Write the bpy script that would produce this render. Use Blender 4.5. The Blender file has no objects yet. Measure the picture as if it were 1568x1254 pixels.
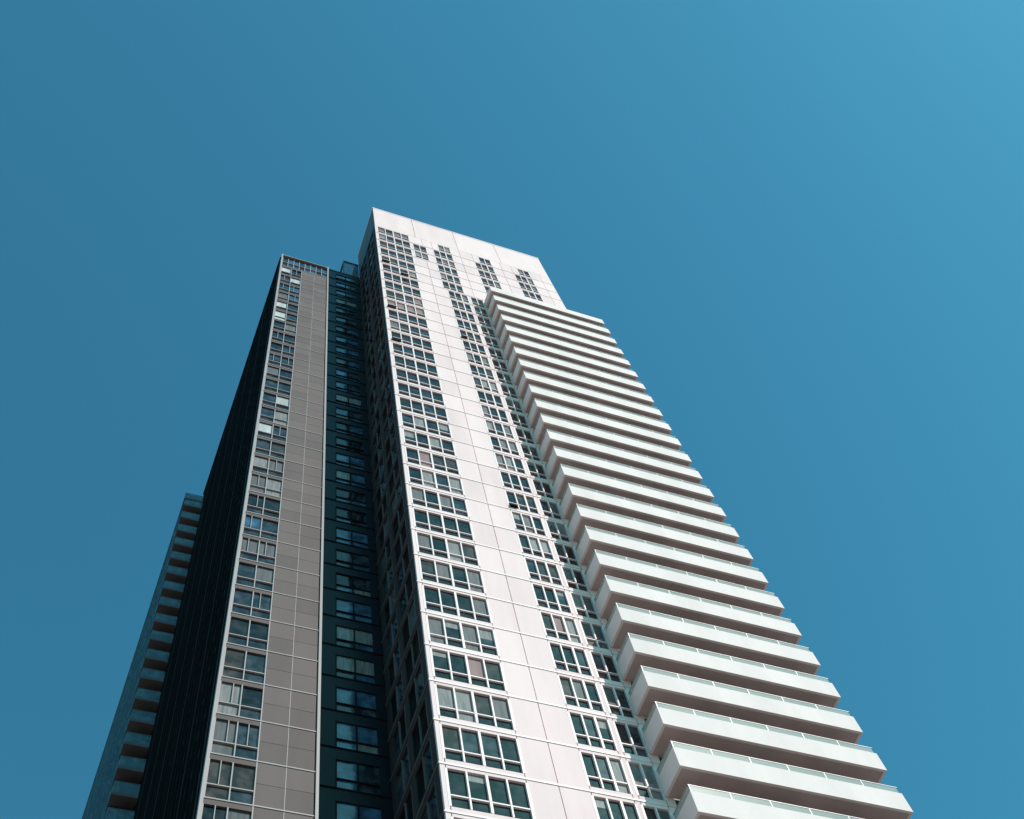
import bpy, math, random
from mathutils import Matrix, Vector
random.seed(11)
scene = bpy.context.scene
ZC = 1.7   # eye height: all building z values below are given relative to the eye

# ------------------------------------------------------------------ materials
def new_mat(name):
    m = bpy.data.materials.new(name); m.use_nodes = True
    nt = m.node_tree
    return m, nt, nt.nodes["Principled BSDF"]

def plain(name, col, rough=0.6, var=0.10, scale=0.6, metallic=0.0, spec=0.4, bump=0.0, streak=True):
    m, nt, b = new_mat(name)
    tc = nt.nodes.new("ShaderNodeTexCoord")
    mp = nt.nodes.new("ShaderNodeMapping")
    mp.inputs["Scale"].default_value = (1, 1, 0.14 if streak else 1)
    n = nt.nodes.new("ShaderNodeTexNoise"); n.inputs["Scale"].default_value = scale
    n.inputs["Detail"].default_value = 8; n.inputs["Roughness"].default_value = .6
    nt.links.new(tc.outputs["Object"], mp.inputs["Vector"])
    nt.links.new(mp.outputs["Vector"], n.inputs["Vector"])
    r = nt.nodes.new("ShaderNodeValToRGB")
    r.color_ramp.elements[0].position = 0.3; r.color_ramp.elements[1].position = 0.7
    r.color_ramp.elements[0].color = tuple(c*(1-var) for c in col)+(1,)
    r.color_ramp.elements[1].color = tuple(min(1, c*(1+var*0.4)) for c in col)+(1,)
    nt.links.new(n.outputs["Fac"], r.inputs["Fac"])
    nt.links.new(r.outputs["Color"], b.inputs["Base Color"])
    b.inputs["Roughness"].default_value = rough
    b.inputs["Metallic"].default_value = metallic
    b.inputs["Specular IOR Level"].default_value = spec
    if bump:
        n2 = nt.nodes.new("ShaderNodeTexNoise"); n2.inputs["Scale"].default_value = 6
        nt.links.new(tc.outputs["Object"], n2.inputs["Vector"])
        bp = nt.nodes.new("ShaderNodeBump"); bp.inputs["Strength"].default_value = bump
        bp.inputs["Distance"].default_value = 0.02
        nt.links.new(n2.outputs["Fac"], bp.inputs["Height"])
        nt.links.new(bp.outputs["Normal"], b.inputs["Normal"])
    return m

def glass(name, col, rough=0.04, spec=0.5, wav=0.25, mott=2.5):
    m, nt, b = new_mat(name)
    b.inputs["Roughness"].default_value = rough
    b.inputs["Specular IOR Level"].default_value = spec
    tc = nt.nodes.new("ShaderNodeTexCoord")
    n = nt.nodes.new("ShaderNodeTexNoise"); n.inputs["Scale"].default_value = 0.9
    nt.links.new(tc.outputs["Object"], n.inputs["Vector"])
    bp = nt.nodes.new("ShaderNodeBump"); bp.inputs["Strength"].default_value = wav
    bp.inputs["Distance"].default_value = 0.05
    nt.links.new(n.outputs["Fac"], bp.inputs["Height"])
    nt.links.new(bp.outputs["Normal"], b.inputs["Normal"])
    # dim room interior seen through the pane
    n2 = nt.nodes.new("ShaderNodeTexNoise"); n2.inputs["Scale"].default_value = 1.3
    n2.inputs["Detail"].default_value = 5
    nt.links.new(tc.outputs["Object"], n2.inputs["Vector"])
    r = nt.nodes.new("ShaderNodeValToRGB")
    r.color_ramp.elements[0].position = 0.42; r.color_ramp.elements[1].position = 0.68
    r.color_ramp.elements[0].color = tuple(c*.6 for c in col)+(1,)
    r.color_ramp.elements[1].color = (col[0]*mott+.01, col[1]*mott+.006, col[2]*mott, 1)
    nt.links.new(n2.outputs["Fac"], r.inputs["Fac"])
    nt.links.new(r.outputs["Color"], b.inputs["Base Color"])
    return m

def curtain(name, ca, cb, scale=3.0, coat=.6):
    m, nt, b = new_mat(name)
    tc = nt.nodes.new("ShaderNodeTexCoord")
    w = nt.nodes.new("ShaderNodeTexNoise"); w.inputs["Scale"].default_value = scale*2
    w.inputs["Detail"].default_value = 3
    mp = nt.nodes.new("ShaderNodeMapping"); mp.inputs["Scale"].default_value = (1, 1, 0.12)
    nt.links.new(tc.outputs["Object"], mp.inputs["Vector"])
    nt.links.new(mp.outputs["Vector"], w.inputs["Vector"])
    r = nt.nodes.new("ShaderNodeValToRGB")
    r.color_ramp.elements[0].position = .35; r.color_ramp.elements[1].position = .65
    r.color_ramp.elements[0].color = (*ca, 1); r.color_ramp.elements[1].color = (*cb, 1)
    nt.links.new(w.outputs["Fac"], r.inputs["Fac"])
    nt.links.new(r.outputs["Color"], b.inputs["Base Color"])
    b.inputs["Roughness"].default_value = 0.7
    b.inputs["Coat Weight"].default_value = coat
    b.inputs["Coat Roughness"].default_value = 0.04
    return m

M = {}
M['w0'] = plain("white_cladding_a", (0.87, 0.650, 0.625), 0.7, 0.10, spec=.2)
M['w1'] = plain("white_cladding_b", (0.83, 0.615, 0.595), 0.7, 0.12, spec=.2)
M['w2'] = plain("white_cladding_c", (0.89, 0.675, 0.65), 0.7, 0.08, spec=.2)
M['joint'] = plain("grey_joint", (0.36, 0.28, 0.27), 0.8, 0.1)
M['rib'] = plain("white_frame_paint", (0.85, 0.71, 0.685), 0.5, 0.06)
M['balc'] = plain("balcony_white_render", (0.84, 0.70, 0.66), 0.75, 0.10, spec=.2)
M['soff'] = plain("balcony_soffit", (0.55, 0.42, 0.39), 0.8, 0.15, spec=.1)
M['slabside'] = plain("side_cladding_painted_shade", (0.045, 0.038, 0.039), 0.6, 0.25, spec=.2)  # side cladding darkened, the side's shade is put into its colour
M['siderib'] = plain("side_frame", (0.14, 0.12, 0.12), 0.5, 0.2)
M['g0'] = plain("grey_cladding_a", (0.142, 0.107, 0.099), 0.6, 0.12, spec=.2)
M['g1'] = plain("grey_cladding_b", (0.129, 0.098, 0.091), 0.6, 0.14, spec=.2)
M['g2'] = plain("grey_cladding_c", (0.154, 0.117, 0.108), 0.6, 0.12, spec=.2)
M['grib'] = plain("light_metal_frame", (0.42, 0.355, 0.34), 0.4, 0.1)
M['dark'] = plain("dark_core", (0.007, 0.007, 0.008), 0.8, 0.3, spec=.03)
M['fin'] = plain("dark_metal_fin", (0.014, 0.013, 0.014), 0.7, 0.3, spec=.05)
M['navy'] = plain("navy_panel", (0.011, 0.012, 0.016), 0.35, 0.3, spec=.15)
M['gl'] = glass("window_glass", (0.011, 0.012, 0.015), spec=.36)
M['gl2'] = glass("window_glass_tinted", (0.022, 0.026, 0.034), 0.08)
M['glg'] = glass("window_glass_grey_brown", (0.050, 0.040, 0.036), 0.10, .35, mott=1.8)
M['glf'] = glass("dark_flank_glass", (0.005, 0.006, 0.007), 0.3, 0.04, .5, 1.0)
M['glb'] = glass("blue_glass", (0.04, 0.095, 0.16), 0.08, 0.7, mott=1.6)
M['glw'] = glass("balcony_teal_glass", (0.075, 0.15, 0.20), 0.2, 0.5, mott=1.2)
M['glx'] = glass("wing_band_glass", (0.045, 0.10, 0.15), 0.25, 0.4, mott=1.2)
M['cur'] = curtain("curtained_window", (0.11, 0.105, 0.10), (0.23, 0.215, 0.20))
M['cur2'] = curtain("dim_curtained_window", (0.035, 0.033, 0.033), (0.095, 0.088, 0.083), 2)
M['blind'] = curtain("blind_and_reflection_window", (0.36, 0.37, 0.35), (0.58, 0.59, 0.57), 0.6)  # white panes: drawn blinds, plus bright reflections painted as colour on the grey tower
M['red'] = curtain("warm_curtain_window", (0.14, 0.075, 0.065), (0.27, 0.15, 0.14), 1, .3)
m, nt, b = new_mat("balcony_glass"); M['bglass'] = m
b.inputs["Base Color"].default_value = (0.46, 0.47, 0.42, 1)
b.inputs["Roughness"].default_value = 0.12
b.inputs["Alpha"].default_value = 0.62
M['rail'] = plain("steel_rail", (0.42, 0.40, 0.39), 0.45, 0.1, metallic=0.3)

# ------------------------------------------------------------------ mesh builder
class MB:
    def __init__(s, skew=0.0, y0=0.0):
        s.v = []; s.f = []; s.m = []; s.mats = []; s.skew = skew; s.y0 = y0
    def mi(s, k):
        if k not in s.mats: s.mats.append(k)
        return s.mats.index(k)
    def pt(s, x, y, z):
        s.v.append((x + s.skew*(y-s.y0), y, z+ZC)); return len(s.v)-1
    def poly(s, pts, k):
        ids = [s.pt(*p) for p in pts]; s.f.append(ids); s.m.append(s.mi(k))
    def pane(s, x0, x1, y, z0, z1, k):
        """front-facing glass pane, set very slightly out of true like real glazing"""
        t = random.uniform(0, .018); q = random.uniform(0, .018)
        s.poly([(x0, y+t, z0), (x1, y+q, z0), (x1, y+q*.3, z1), (x0, y+t*.3, z1)], k)
    def box(s, x0, x1, y0, y1, z0, z1, k):
        if x1 <= x0 or y1 <= y0 or z1 <= z0: return
        a = [s.pt(x, y, z) for z in (z0, z1) for x, y in ((x0, y0), (x1, y0), (x1, y1), (x0, y1))]
        i = s.mi(k)
        for q in ((0,3,2,1), (4,5,6,7), (0,1,5,4), (1,2,6,5), (2,3,7,6), (3,0,4,7)):
            s.f.append([a[j] for j in q]); s.m.append(i)
    def obj(s, name, parent=None):
        me = bpy.data.meshes.new(name); me.from_pydata(s.v, [], s.f)
        for k in s.mats: me.materials.append(M[k])
        me.polygons.foreach_set("material_index", s.m); me.update()
        o = bpy.data.objects.new(name, me); scene.collection.objects.link(o)
        if parent: o.parent = parent
        return o

def empty(name):
    e = bpy.data.objects.new(name, None); scene.collection.objects.link(e); return e

def choose(w):
    r = random.random(); t = 0
    for k, p in w:
        t += p
        if r < t: return k
    return w[0][0]

# ================================================================== WHITE TOWER
tower = empty("white_apartment_tower")
D = 31.4; XL, XR = 13.56, 34.9; YB = 37.6; H = 3.0; TOP = 143.0
GR = -1.7
Z0 = 41.5 - 14*H     # = -0.5  first floor line
body = MB()
body.box(XL+.12, XR-.05, D+.15, YB-.02, GR, TOP-.6, 'joint')
body.box(XR-.05, XR, D+.02, YB, GR, TOP-.3, 'w1')
body.box(XL+.12, XR-.05, YB-.02, YB, GR, TOP-.3, 'w1')
body.box(XL-.03, XR+.03, D-.03, YB+.03, TOP-.3, TOP, 'w2')
body.obj("tower_core_and_coping", tower)

clad = MB(); glz = MB(); frm = MB()
def panel(x0, x1, z0, z1, k=None):
    clad.box(x0+.022, x1-.022, D, D+.15, z0+.02, z1-.02, k or random.choice(['w0', 'w0', 'w1', 'w2']))

FW = [('gl', .54), ('gl2', .13), ('glg', .12), ('cur2', .13), ('cur', .06), ('red', .02)]
FWlow = [('gl', .43), ('gl2', .09), ('glg', .13), ('cur2', .16), ('cur', .15), ('red', .03), ('blind', .01)]
def window_group(x0, x1, n, z, low, open_p=0.03):
    """panes between x0..x1 at floor z: upper pane + lower hopper, frames, sill and spandrel."""
    zs, zt, ze = z+.36, z+1.08, z+2.72
    panel(x0, x1, z, zs)                      # spandrel below
    panel(x0, x1, ze, z+H)                    # head above
    w = (x1-x0)/n
    W = FWlow if low else FW
    gk = choose(W)
    for i in range(n):
        a, b_ = x0+i*w, x0+(i+1)*w
        ku = gk if random.random() < .5 else choose(W)
        kl = 'gl' if random.random() < .6 else ku
        ky = D+.11
        if random.random() < open_p:
            glz.poly([(a+.05, D-.28, zs+.02), (b_-.05, D-.28, zs+.02), (b_-.05, D+.05, zt), (a+.05, D+.05, zt)], 'red')
            frm.box(a+.04, b_-.04, D-.31, D-.27, zs, zs+.05, 'rib')
            kl = 'gl'
        glz.pane(a, b_, ky, zs, zt, kl)
        # some upper panes show a part-drawn blind: split into blind above, clear glass below
        if low and random.random() < .14 and ku in ('gl', 'gl2'):
            zb_ = ze - random.uniform(.3, 1.0)
            glz.pane(a, b_, ky, zt, zb_, ku)
            glz.pane(a, b_, ky, zb_, ze, 'cur')
        else:
            glz.pane(a, b_, ky, zt, ze, ku)
    for i in range(n+1):
        c = x0+i*w
        t = .04 if (i % 2) else .06
        frm.box(c-t, c+t, D-.012, D+.13, zs, ze, 'rib')
    frm.box(x0, x1, D+.01, D+.12, zt-.035, zt+.035, 'rib')

k = 0; z = Z0
while z < 132.5+0.01:
    low = z < 80
    panel(XL+.0, XL+.28, z, z+H, 'w2')        # corner strip
    window_group(XL+.28, 17.55, 4, z, low); nx = 17.55
    if 123 < z < 129.9:
        window_group(17.85, 19.45, 2, z, low, 0); nx = 19.45
        panel(17.55, 17.85, z, z+H)
    top = z > 113.5
    first = z + H > 132.6
    if not top:
        panel(nx, 19.1, z, z+H); panel(19.1, 20.65, z, z+H)
        window_group(20.65, 22.75, 3, z, low)
        panel(22.75, 23.05, z, z+H)
        window_group(23.05, 24.45, 2, z, low, 0)
    else:
        if nx < 19: panel(nx, 19.1, z, z+H); nx = 19.1
        def grp(xa, xb, lo):
            if first:
                panel(xa, xa+(xb-xa)/3, z, z+H); window_group(xa+(xb-xa)/3, xb, 2, z, False, 0)
            else: window_group(xa, xb, 3, z, False, 0)
        xa, xb = 20.25, 22.5
        panel(nx, xa, z, z+H); grp(xa, xb, 0); panel(xb, 23.6, z, z+H)
        xc, xd = 25.2, 27.45
        panel(23.6, xc, z, z+H); grp(xc, xd, 0); panel(xd, 28.6, z, z+H)
        xe, xf = 30.0, 32.25
        panel(28.6, xe, z, z+H); grp(xe, xf, 0); panel(xf, 33.6, z, z+H); panel(33.6, XR, z, z+H)
    if not top:
        # wall behind the balconies: piers and full height sliding doors
        for j in range(5):
            a = 24.45 + j*2.09
            panel(a, a+.5, z, z+H)
            glz.pane(a+.5, a+2.09, D+.11, z+.1, z+2.6, choose(FW))
            panel(a+.5, a+2.09, z+2.6, z+H)
            frm.box(a+1.26, a+1.33, D-.01, D+.13, z+.1, z+2.6, 'rib')
    # projecting floor joint line
    frm.box(XL-.02, 24.4 if not top else XR, D-.035, D+.05, z-.055, z+.055, 'rib')
    z += H; k += 1
# blank parapet with wide panels
zp = z
xs = [XL, 18.4, 23.6, 28.9, XR]
zm = (zp+TOP-.3)/2
for a, b_ in zip(xs[:-1], xs[1:]):
    clad.box(a+.03, b_-.03, D, D+.15, zp+.03, zm-.006, random.choice(['w0', 'w2']))
    clad.box(a+.03, b_-.03, D, D+.15, zm+.006, TOP-.3, random.choice(['w0', 'w2']))
clad.obj("front_cladding_panels", tower); glz.obj("front_window_panes", tower); frm.obj("front_window_frames", tower)

# ---- shaded west side of the white tower
sd = MB()
z = Z0
while z < 133:
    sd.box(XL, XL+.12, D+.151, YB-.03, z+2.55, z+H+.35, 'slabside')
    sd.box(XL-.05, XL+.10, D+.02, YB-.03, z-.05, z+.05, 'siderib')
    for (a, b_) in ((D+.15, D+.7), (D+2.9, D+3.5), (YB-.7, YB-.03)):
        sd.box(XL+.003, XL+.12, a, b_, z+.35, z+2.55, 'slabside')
    for (a, b_) in ((D+.7, D+2.9), (D+3.5, YB-.7)):
        n = 2
        for i in range(n):
            p, q = a+(b_-a)*i/n, a+(b_-a)*(i+1)/n
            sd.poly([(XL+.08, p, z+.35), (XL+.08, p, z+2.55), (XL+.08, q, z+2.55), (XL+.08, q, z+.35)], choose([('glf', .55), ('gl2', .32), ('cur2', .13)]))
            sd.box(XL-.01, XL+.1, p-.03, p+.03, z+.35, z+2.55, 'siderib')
    z += H
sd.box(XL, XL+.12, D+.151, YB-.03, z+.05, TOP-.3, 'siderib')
sd.obj("side_facade", tower)

# ---- balconies
bal = MB(); bg = MB()
BX0, BX1, BY = 24.45, 36.8, 29.55
BB = 42.10 - 14*H
for j in range(0, 39):
    zb = BB + j*H
    if zb < 1: continue
    last = (j == 38)
    fh = 1.30
    # slab
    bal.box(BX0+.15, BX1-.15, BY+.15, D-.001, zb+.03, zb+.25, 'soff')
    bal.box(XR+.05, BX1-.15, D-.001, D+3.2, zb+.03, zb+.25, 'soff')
    # upstand: front, left return, right return
    bal.box(BX0, BX1, BY, BY+.15, zb, zb+fh, 'balc')
    bal.box(BX0, BX0+.15, BY+.15, D-.03, zb, zb+fh, 'balc')
    bal.box(BX1-.15, BX1, BY+.15, D+3.3, zb, zb+fh, 'balc')
    bal.box(XR+.05, BX1-.15, D+3.2, D+3.3, zb, zb+fh, 'balc')
    if last:
        bal.box(BX0+.15, BX1-.15, BY+.15, D-.03, zb+fh-.2, zb+fh-.02, 'balc')
        continue
    gt = zb+fh+.45
    n = 6; w = (BX1-BX0-.16)/n
    for i in range(n):
        a = BX0+.08+i*w
        bg.box(a+.02, a+w-.02, BY+.05, BY+.07, zb+fh+.02, gt, 'bglass')
        bal.box(a-.02, a+.02, BY+.04, BY+.09, zb+fh, gt, 'rail')
    bg.box(BX0+.05, BX0+.07, BY+.1, D-.1, zb+fh+.02, gt, 'bglass')
    bg.box(BX1-.07, BX1-.05, BY+.1, D+3.1, zb+fh+.02, gt, 'bglass')
    bal.box(BX0+.03, BX1-.03, BY+.035, BY+.085, gt, gt+.03, 'rail')
    bal.box(BX0+.035, BX0+.085, BY+.09, D-.05, gt, gt+.03, 'rail')
    bal.box(BX1-.085, BX1-.035, BY+.09, D+3.2, gt, gt+.03, 'rail')
    # partition screen between flats
    bal.box(30.6, 30.7, BY+.9, D-.03, zb+.25, zb+2.9, 'balc')
bal.obj("balcony_slabs_and_upstands", tower); bg.obj("balcony_glass_balustrades", tower)

# ================================================================== GREY TOWER
grey = empty("grey_glass_apartment_tower")
SK = -0.036
GX0, GX1, GY = 4.45, 9.75, 36.9
RY = 37.6; GT = 131.4; RT = 133.5
GZ0 = 46.3 - 16*H
gb = MB()
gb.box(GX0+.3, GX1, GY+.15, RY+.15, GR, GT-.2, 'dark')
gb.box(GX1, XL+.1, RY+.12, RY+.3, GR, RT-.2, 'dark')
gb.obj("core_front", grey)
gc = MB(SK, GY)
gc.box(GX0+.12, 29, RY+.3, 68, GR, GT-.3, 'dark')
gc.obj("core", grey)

gf = MB()
z = GZ0
GWN = [('gl2', .28), ('gl', .28), ('glg', .12), ('cur2', .12), ('cur', .08), ('blind', .07), ('glb', .05)]
while z < GT-1.5:
    crown = z+2*H > GT
    zt_ = min(z+H, GT-.1)
    # window bay
    wx0, wx1 = GX0+.16, 6.8
    if crown:
        # glazed screen crown with slim posts
        n = 8; w = (9.6-wx0)/n
        for i in range(n):
            a = wx0+i*w
            gf.pane(a, a+w, GY+.1, z+.05, zt_, 'glb' if i % 3 else 'gl2')
            gf.box(a-.03, a+.03, GY-.02, GY+.12, z+.04, zt_, 'grib')
        gf.box(wx0, 9.6, GY-.025, GY+.125, (z+zt_)/2-.04, (z+zt_)/2+.04, 'grib')
    else:
        gf.box(wx0, wx1, GY, GY+.15, z+2.62, zt_-.02, 'g1')
        gk = choose(GWN)
        n = 2; w = (wx1-wx0)/n
        for i in range(n):
            a = wx0+i*w
            ku = gk if random.random() < .5 else choose(GWN)
            gf.pane(a, a+w, GY+.1, z+.95, z+2.62, ku)
            gf.pane(a, a+w, GY+.1, z+.05, z+.95, 'gl2' if random.random() < .7 else ku)
            gf.box(a-.03, a+.03, GY-.02, GY+.12, z+.05, z+2.62, 'grib')
            if random.random() < .35:
                c = a+w*random.choice([.4, .5, .6])
                gf.box(c-.02, c+.02, GY-.005, GY+.12, z+.95, z+2.62, 'grib')
        gf.box(wx1-.03, wx1+.03, GY-.02, GY+.12, z+.05, zt_, 'grib')
        gf.box(wx0, wx1-.03, GY-.005, GY+.12, z+.92, z+.98, 'grib')
        # opaque panels
        for a, b_ in ((6.83, 8.2), (8.2, 9.55)):
            gf.box(a+.012, b_-.012, GY, GY+.15, z+.012, z+1.5-.012, random.choice(['g0', 'g1', 'g2']))
            gf.box(a+.012, b_-.012, GY, GY+.15, z+1.5+.012, zt_-.012, random.choice(['g0', 'g1', 'g2']))
        gf.box(8.185, 8.215, GY-.01, GY+.02, z, zt_, 'grib')
    gf.box(GX0, 9.6, GY-.035, GY+.05, z-.035, z+.035, 'grib')
    z += H
gf.box(9.6, 9.75, GY-.10, RY+.1, GR, GT, 'grib')
gf.box(GX0-.02, GX0+.14, GY-.10, GY+.3, GR, GT, 'grib')
gf.box(GX0, 9.6, GY-.05, GY+.25, GT-.12, GT, 'grib')
gf.obj("front_facade", grey)

# recessed shaded bay
rf = MB()
z = GZ0
RW = [('gl2', .30), ('glb', .52), ('cur', .08), ('gl', .10)]
while z < RT-1.5:
    zt_ = min(z+H, RT-.1)
    rf.box(9.75, 10.8, RY, RY+.12, z+.02, zt_-.02, 'navy')
    rf.box(13.0, XL, RY, RY+.12, z+.02, zt_-.02, 'navy')
    rf.box(10.8, 13.0, RY, RY+.12, z+2.15, zt_-.02, 'navy')
    gk = choose(RW)
    for i in range(2):
        a = 10.8+i*1.1
        rf.pane(a, a+1.1, RY+.08, z+.75, z+2.15, gk if random.random() < .7 else choose(RW))
        rf.pane(a, a+1.1, RY+.08, z+.05, z+.75, choose(RW))
        rf.box(a-.03, a+.03, RY-.02, RY+.1, z+.05, z+2.15, 'fin')
    rf.box(10.8, 13.0, RY-.01, RY+.1, z+.72, z+.78, 'fin')
    rf.box(9.75, XL, RY-.05, RY+.05, z-.03, z+.04, 'fin')
    z += H
rf.box(9.75, XL, RY-.06, RY+.3, RT-.15, RT, 'siderib')
# glazed plant screen on the roof
rf.box(11.8, XL, RY+.1, RY+3, RT, RT+5.2, 'glb')
rf.box(11.7, XL, RY+.0, RY+3.1, RT+5.2, RT+5.45, 'siderib')
rf.box(11.7, 11.8, RY, RY+.1, RT, RT+5.2, 'siderib')
rf.obj("recessed_facade", grey)

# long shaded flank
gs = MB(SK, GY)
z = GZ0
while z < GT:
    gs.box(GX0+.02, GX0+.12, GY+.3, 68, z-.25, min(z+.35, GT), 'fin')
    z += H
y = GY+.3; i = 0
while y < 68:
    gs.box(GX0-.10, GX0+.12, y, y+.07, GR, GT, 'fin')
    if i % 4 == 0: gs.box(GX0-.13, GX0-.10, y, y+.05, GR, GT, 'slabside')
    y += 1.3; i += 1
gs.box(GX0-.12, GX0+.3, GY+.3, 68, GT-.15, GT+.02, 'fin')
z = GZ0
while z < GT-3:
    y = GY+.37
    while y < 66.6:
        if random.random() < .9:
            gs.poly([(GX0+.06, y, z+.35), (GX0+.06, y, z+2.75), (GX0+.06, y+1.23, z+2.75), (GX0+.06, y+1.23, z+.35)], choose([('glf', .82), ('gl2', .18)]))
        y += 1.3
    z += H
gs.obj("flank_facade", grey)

# ---- rear wing with stacked balconies
wing = empty("rear_balcony_apartment_block")
WX, WY, WT = 1.3, 66.2, 126.0
wb = MB(SK, WY)
wb.box(WX+.15, 28, 68.1, 120, GR, WT-.2, 'dark')
wb.box(WX+.15, 3.35, WY+1.2, 68.1, GR, WT-.2, 'dark')
z = GZ0
while z < WT-1.5:
    wb.box(WX, 3.35, WY, WY+1.2, z, z+.3, 'siderib')
    wb.box(WX+.02, 3.35, WY+.02, WY+.08, z+.3, z+1.5, 'glw')
    wb.box(WX, 3.35, WY, WY+.1, z+1.5, z+1.56, 'siderib')
    wb.box(WX+.02, WX+.08, WY+.1, WY+1.2, z+.3, z+1.5, 'glw')
    wb.box(WX, WX+.15, WY+1.2, 120, z, z+1.6, 'glx')
    z += H
y = WY+1.2
while y < 120:
    wb.box(WX-.08, WX+.0, y, y+.08, GR, WT-.4, 'glw'); y += 1.5
wb.box(WX-.1, 3.4, WY-.05, WY+2, WT-.2, WT+.1, 'siderib')
wb.box(WX-.1, 3.4, WY-.05, WY, WT+.1, WT+1.2, 'glb')
wb.box(WX-.1, WX+.3, WY+2, 120, WT-.2, WT+.1, 'siderib')
wb.obj("stacked_balconies", wing)

# ================================================================== GROUND
def simple(name, x0, x1, y0, y1, z0, z1, key):
    mb = MB(); mb.box(x0, x1, y0, y1, z0-ZC, z1-ZC, key); return mb.obj(name)
M['asph'] = plain("asphalt", (0.05, 0.05, 0.052), 0.9, 0.25, 1.5, streak=False, bump=.3)
M['grd'] = plain("ground_concrete", (0.22, 0.19, 0.165), 0.9, 0.25, 0.3, streak=False)
M['pave'] = plain("paving_stone", (0.32, 0.285, 0.255), 0.85, 0.2, 1.2, streak=False, bump=.2)
M['paint'] = plain("road_paint", (0.75, 0.75, 0.72), 0.7, 0.15, 3, streak=False)
mb = MB(); mb.poly([(-3000, -3000, -ZC-.14), (3000, -3000, -ZC-.14), (3000, 3000, -ZC-.14), (-3000, 3000, -ZC-.14)], 'grd'); mb.obj("ground")
mb = MB(); mb.poly([(-400, -17, -ZC-.136), (400, -17, -ZC-.136), (400, -4, -ZC-.136), (-400, -4, -ZC-.136)], 'asph'); mb.obj("road")
mb = MB()
for i in range(-40, 40):
    mb.poly([(i*9, -10.6, -ZC-.132), (i*9+3, -10.6, -ZC-.132), (i*9+3, -10.45, -ZC-.132), (i*9, -10.45, -ZC-.132)], 'paint')
mb.obj("road_marking")
simple("pavement", -400, 400, -3.8, 60, -.139, 0, 'pave')
simple("kerb", -400, 400, -4.0, -3.8, -.139, .004, 'joint')

# ================================================================== LIGHT / SKY
EL = math.radians(42); PH = math.radians(32.5)
to_sun = Vector((math.sin(PH)*math.cos(EL), -math.cos(PH)*math.cos(EL), math.sin(EL)))
sun = bpy.data.lights.new("sun", 'SUN'); sun.energy = 3.95; sun.angle = math.radians(.5); sun.color = (1, .92, .885)
so = bpy.data.objects.new("sun", sun); scene.collection.objects.link(so)
so.rotation_euler = to_sun.to_track_quat('Z', 'Y').to_euler(); so.location = (60, -80, 90)

w = bpy.data.worlds.new("World"); scene.world = w; w.use_nodes = True
nt = w.node_tree; bgd = nt.nodes["Background"]
sky = nt.nodes.new("ShaderNodeTexSky"); sky.sky_type = 'NISHITA'; sky.sun_disc = False
sky.sun_elevation = EL; sky.sun_rotation = math.pi - PH
sky.air_density = 1.0; sky.dust_density = 0.7; sky.ozone_density = 1.0
mx = nt.nodes.new("ShaderNodeMix"); mx.data_type = 'RGBA'; mx.blend_type = 'MULTIPLY'
mx.inputs[0].default_value = 1.0; mx.clamp_factor = False
nt.links.new(sky.outputs[0], mx.inputs[6]); mx.inputs[7].default_value = (0.49, 1.64, 1.58, 1)
nt.links.new(mx.outputs[2], bgd.inputs["Color"]); bgd.inputs["Strength"].default_value = 0.098

# ================================================================== CAMERA
cam = bpy.data.cameras.new("camera"); co = bpy.data.objects.new("camera", cam); scene.collection.objects.link(co)
cam.sensor_width = 36; cam.lens = 36*1837/1568; cam.clip_end = 8000
r = Vector((.9355, -.3268, -.1340)).normalized()
f = Vector((.2455, .3292, .9118)); f = (f - r*f.dot(r)).normalized()
u = r.cross(f)
mat = Matrix((r, u, -f)).transposed().to_4x4(); mat.translation = Vector((0, 0, ZC))
co.matrix_world = mat
scene.camera = co
scene.view_settings.view_transform = 'Standard'
scene.view_settings.look = 'None'; scene.view_settings.exposure = 0
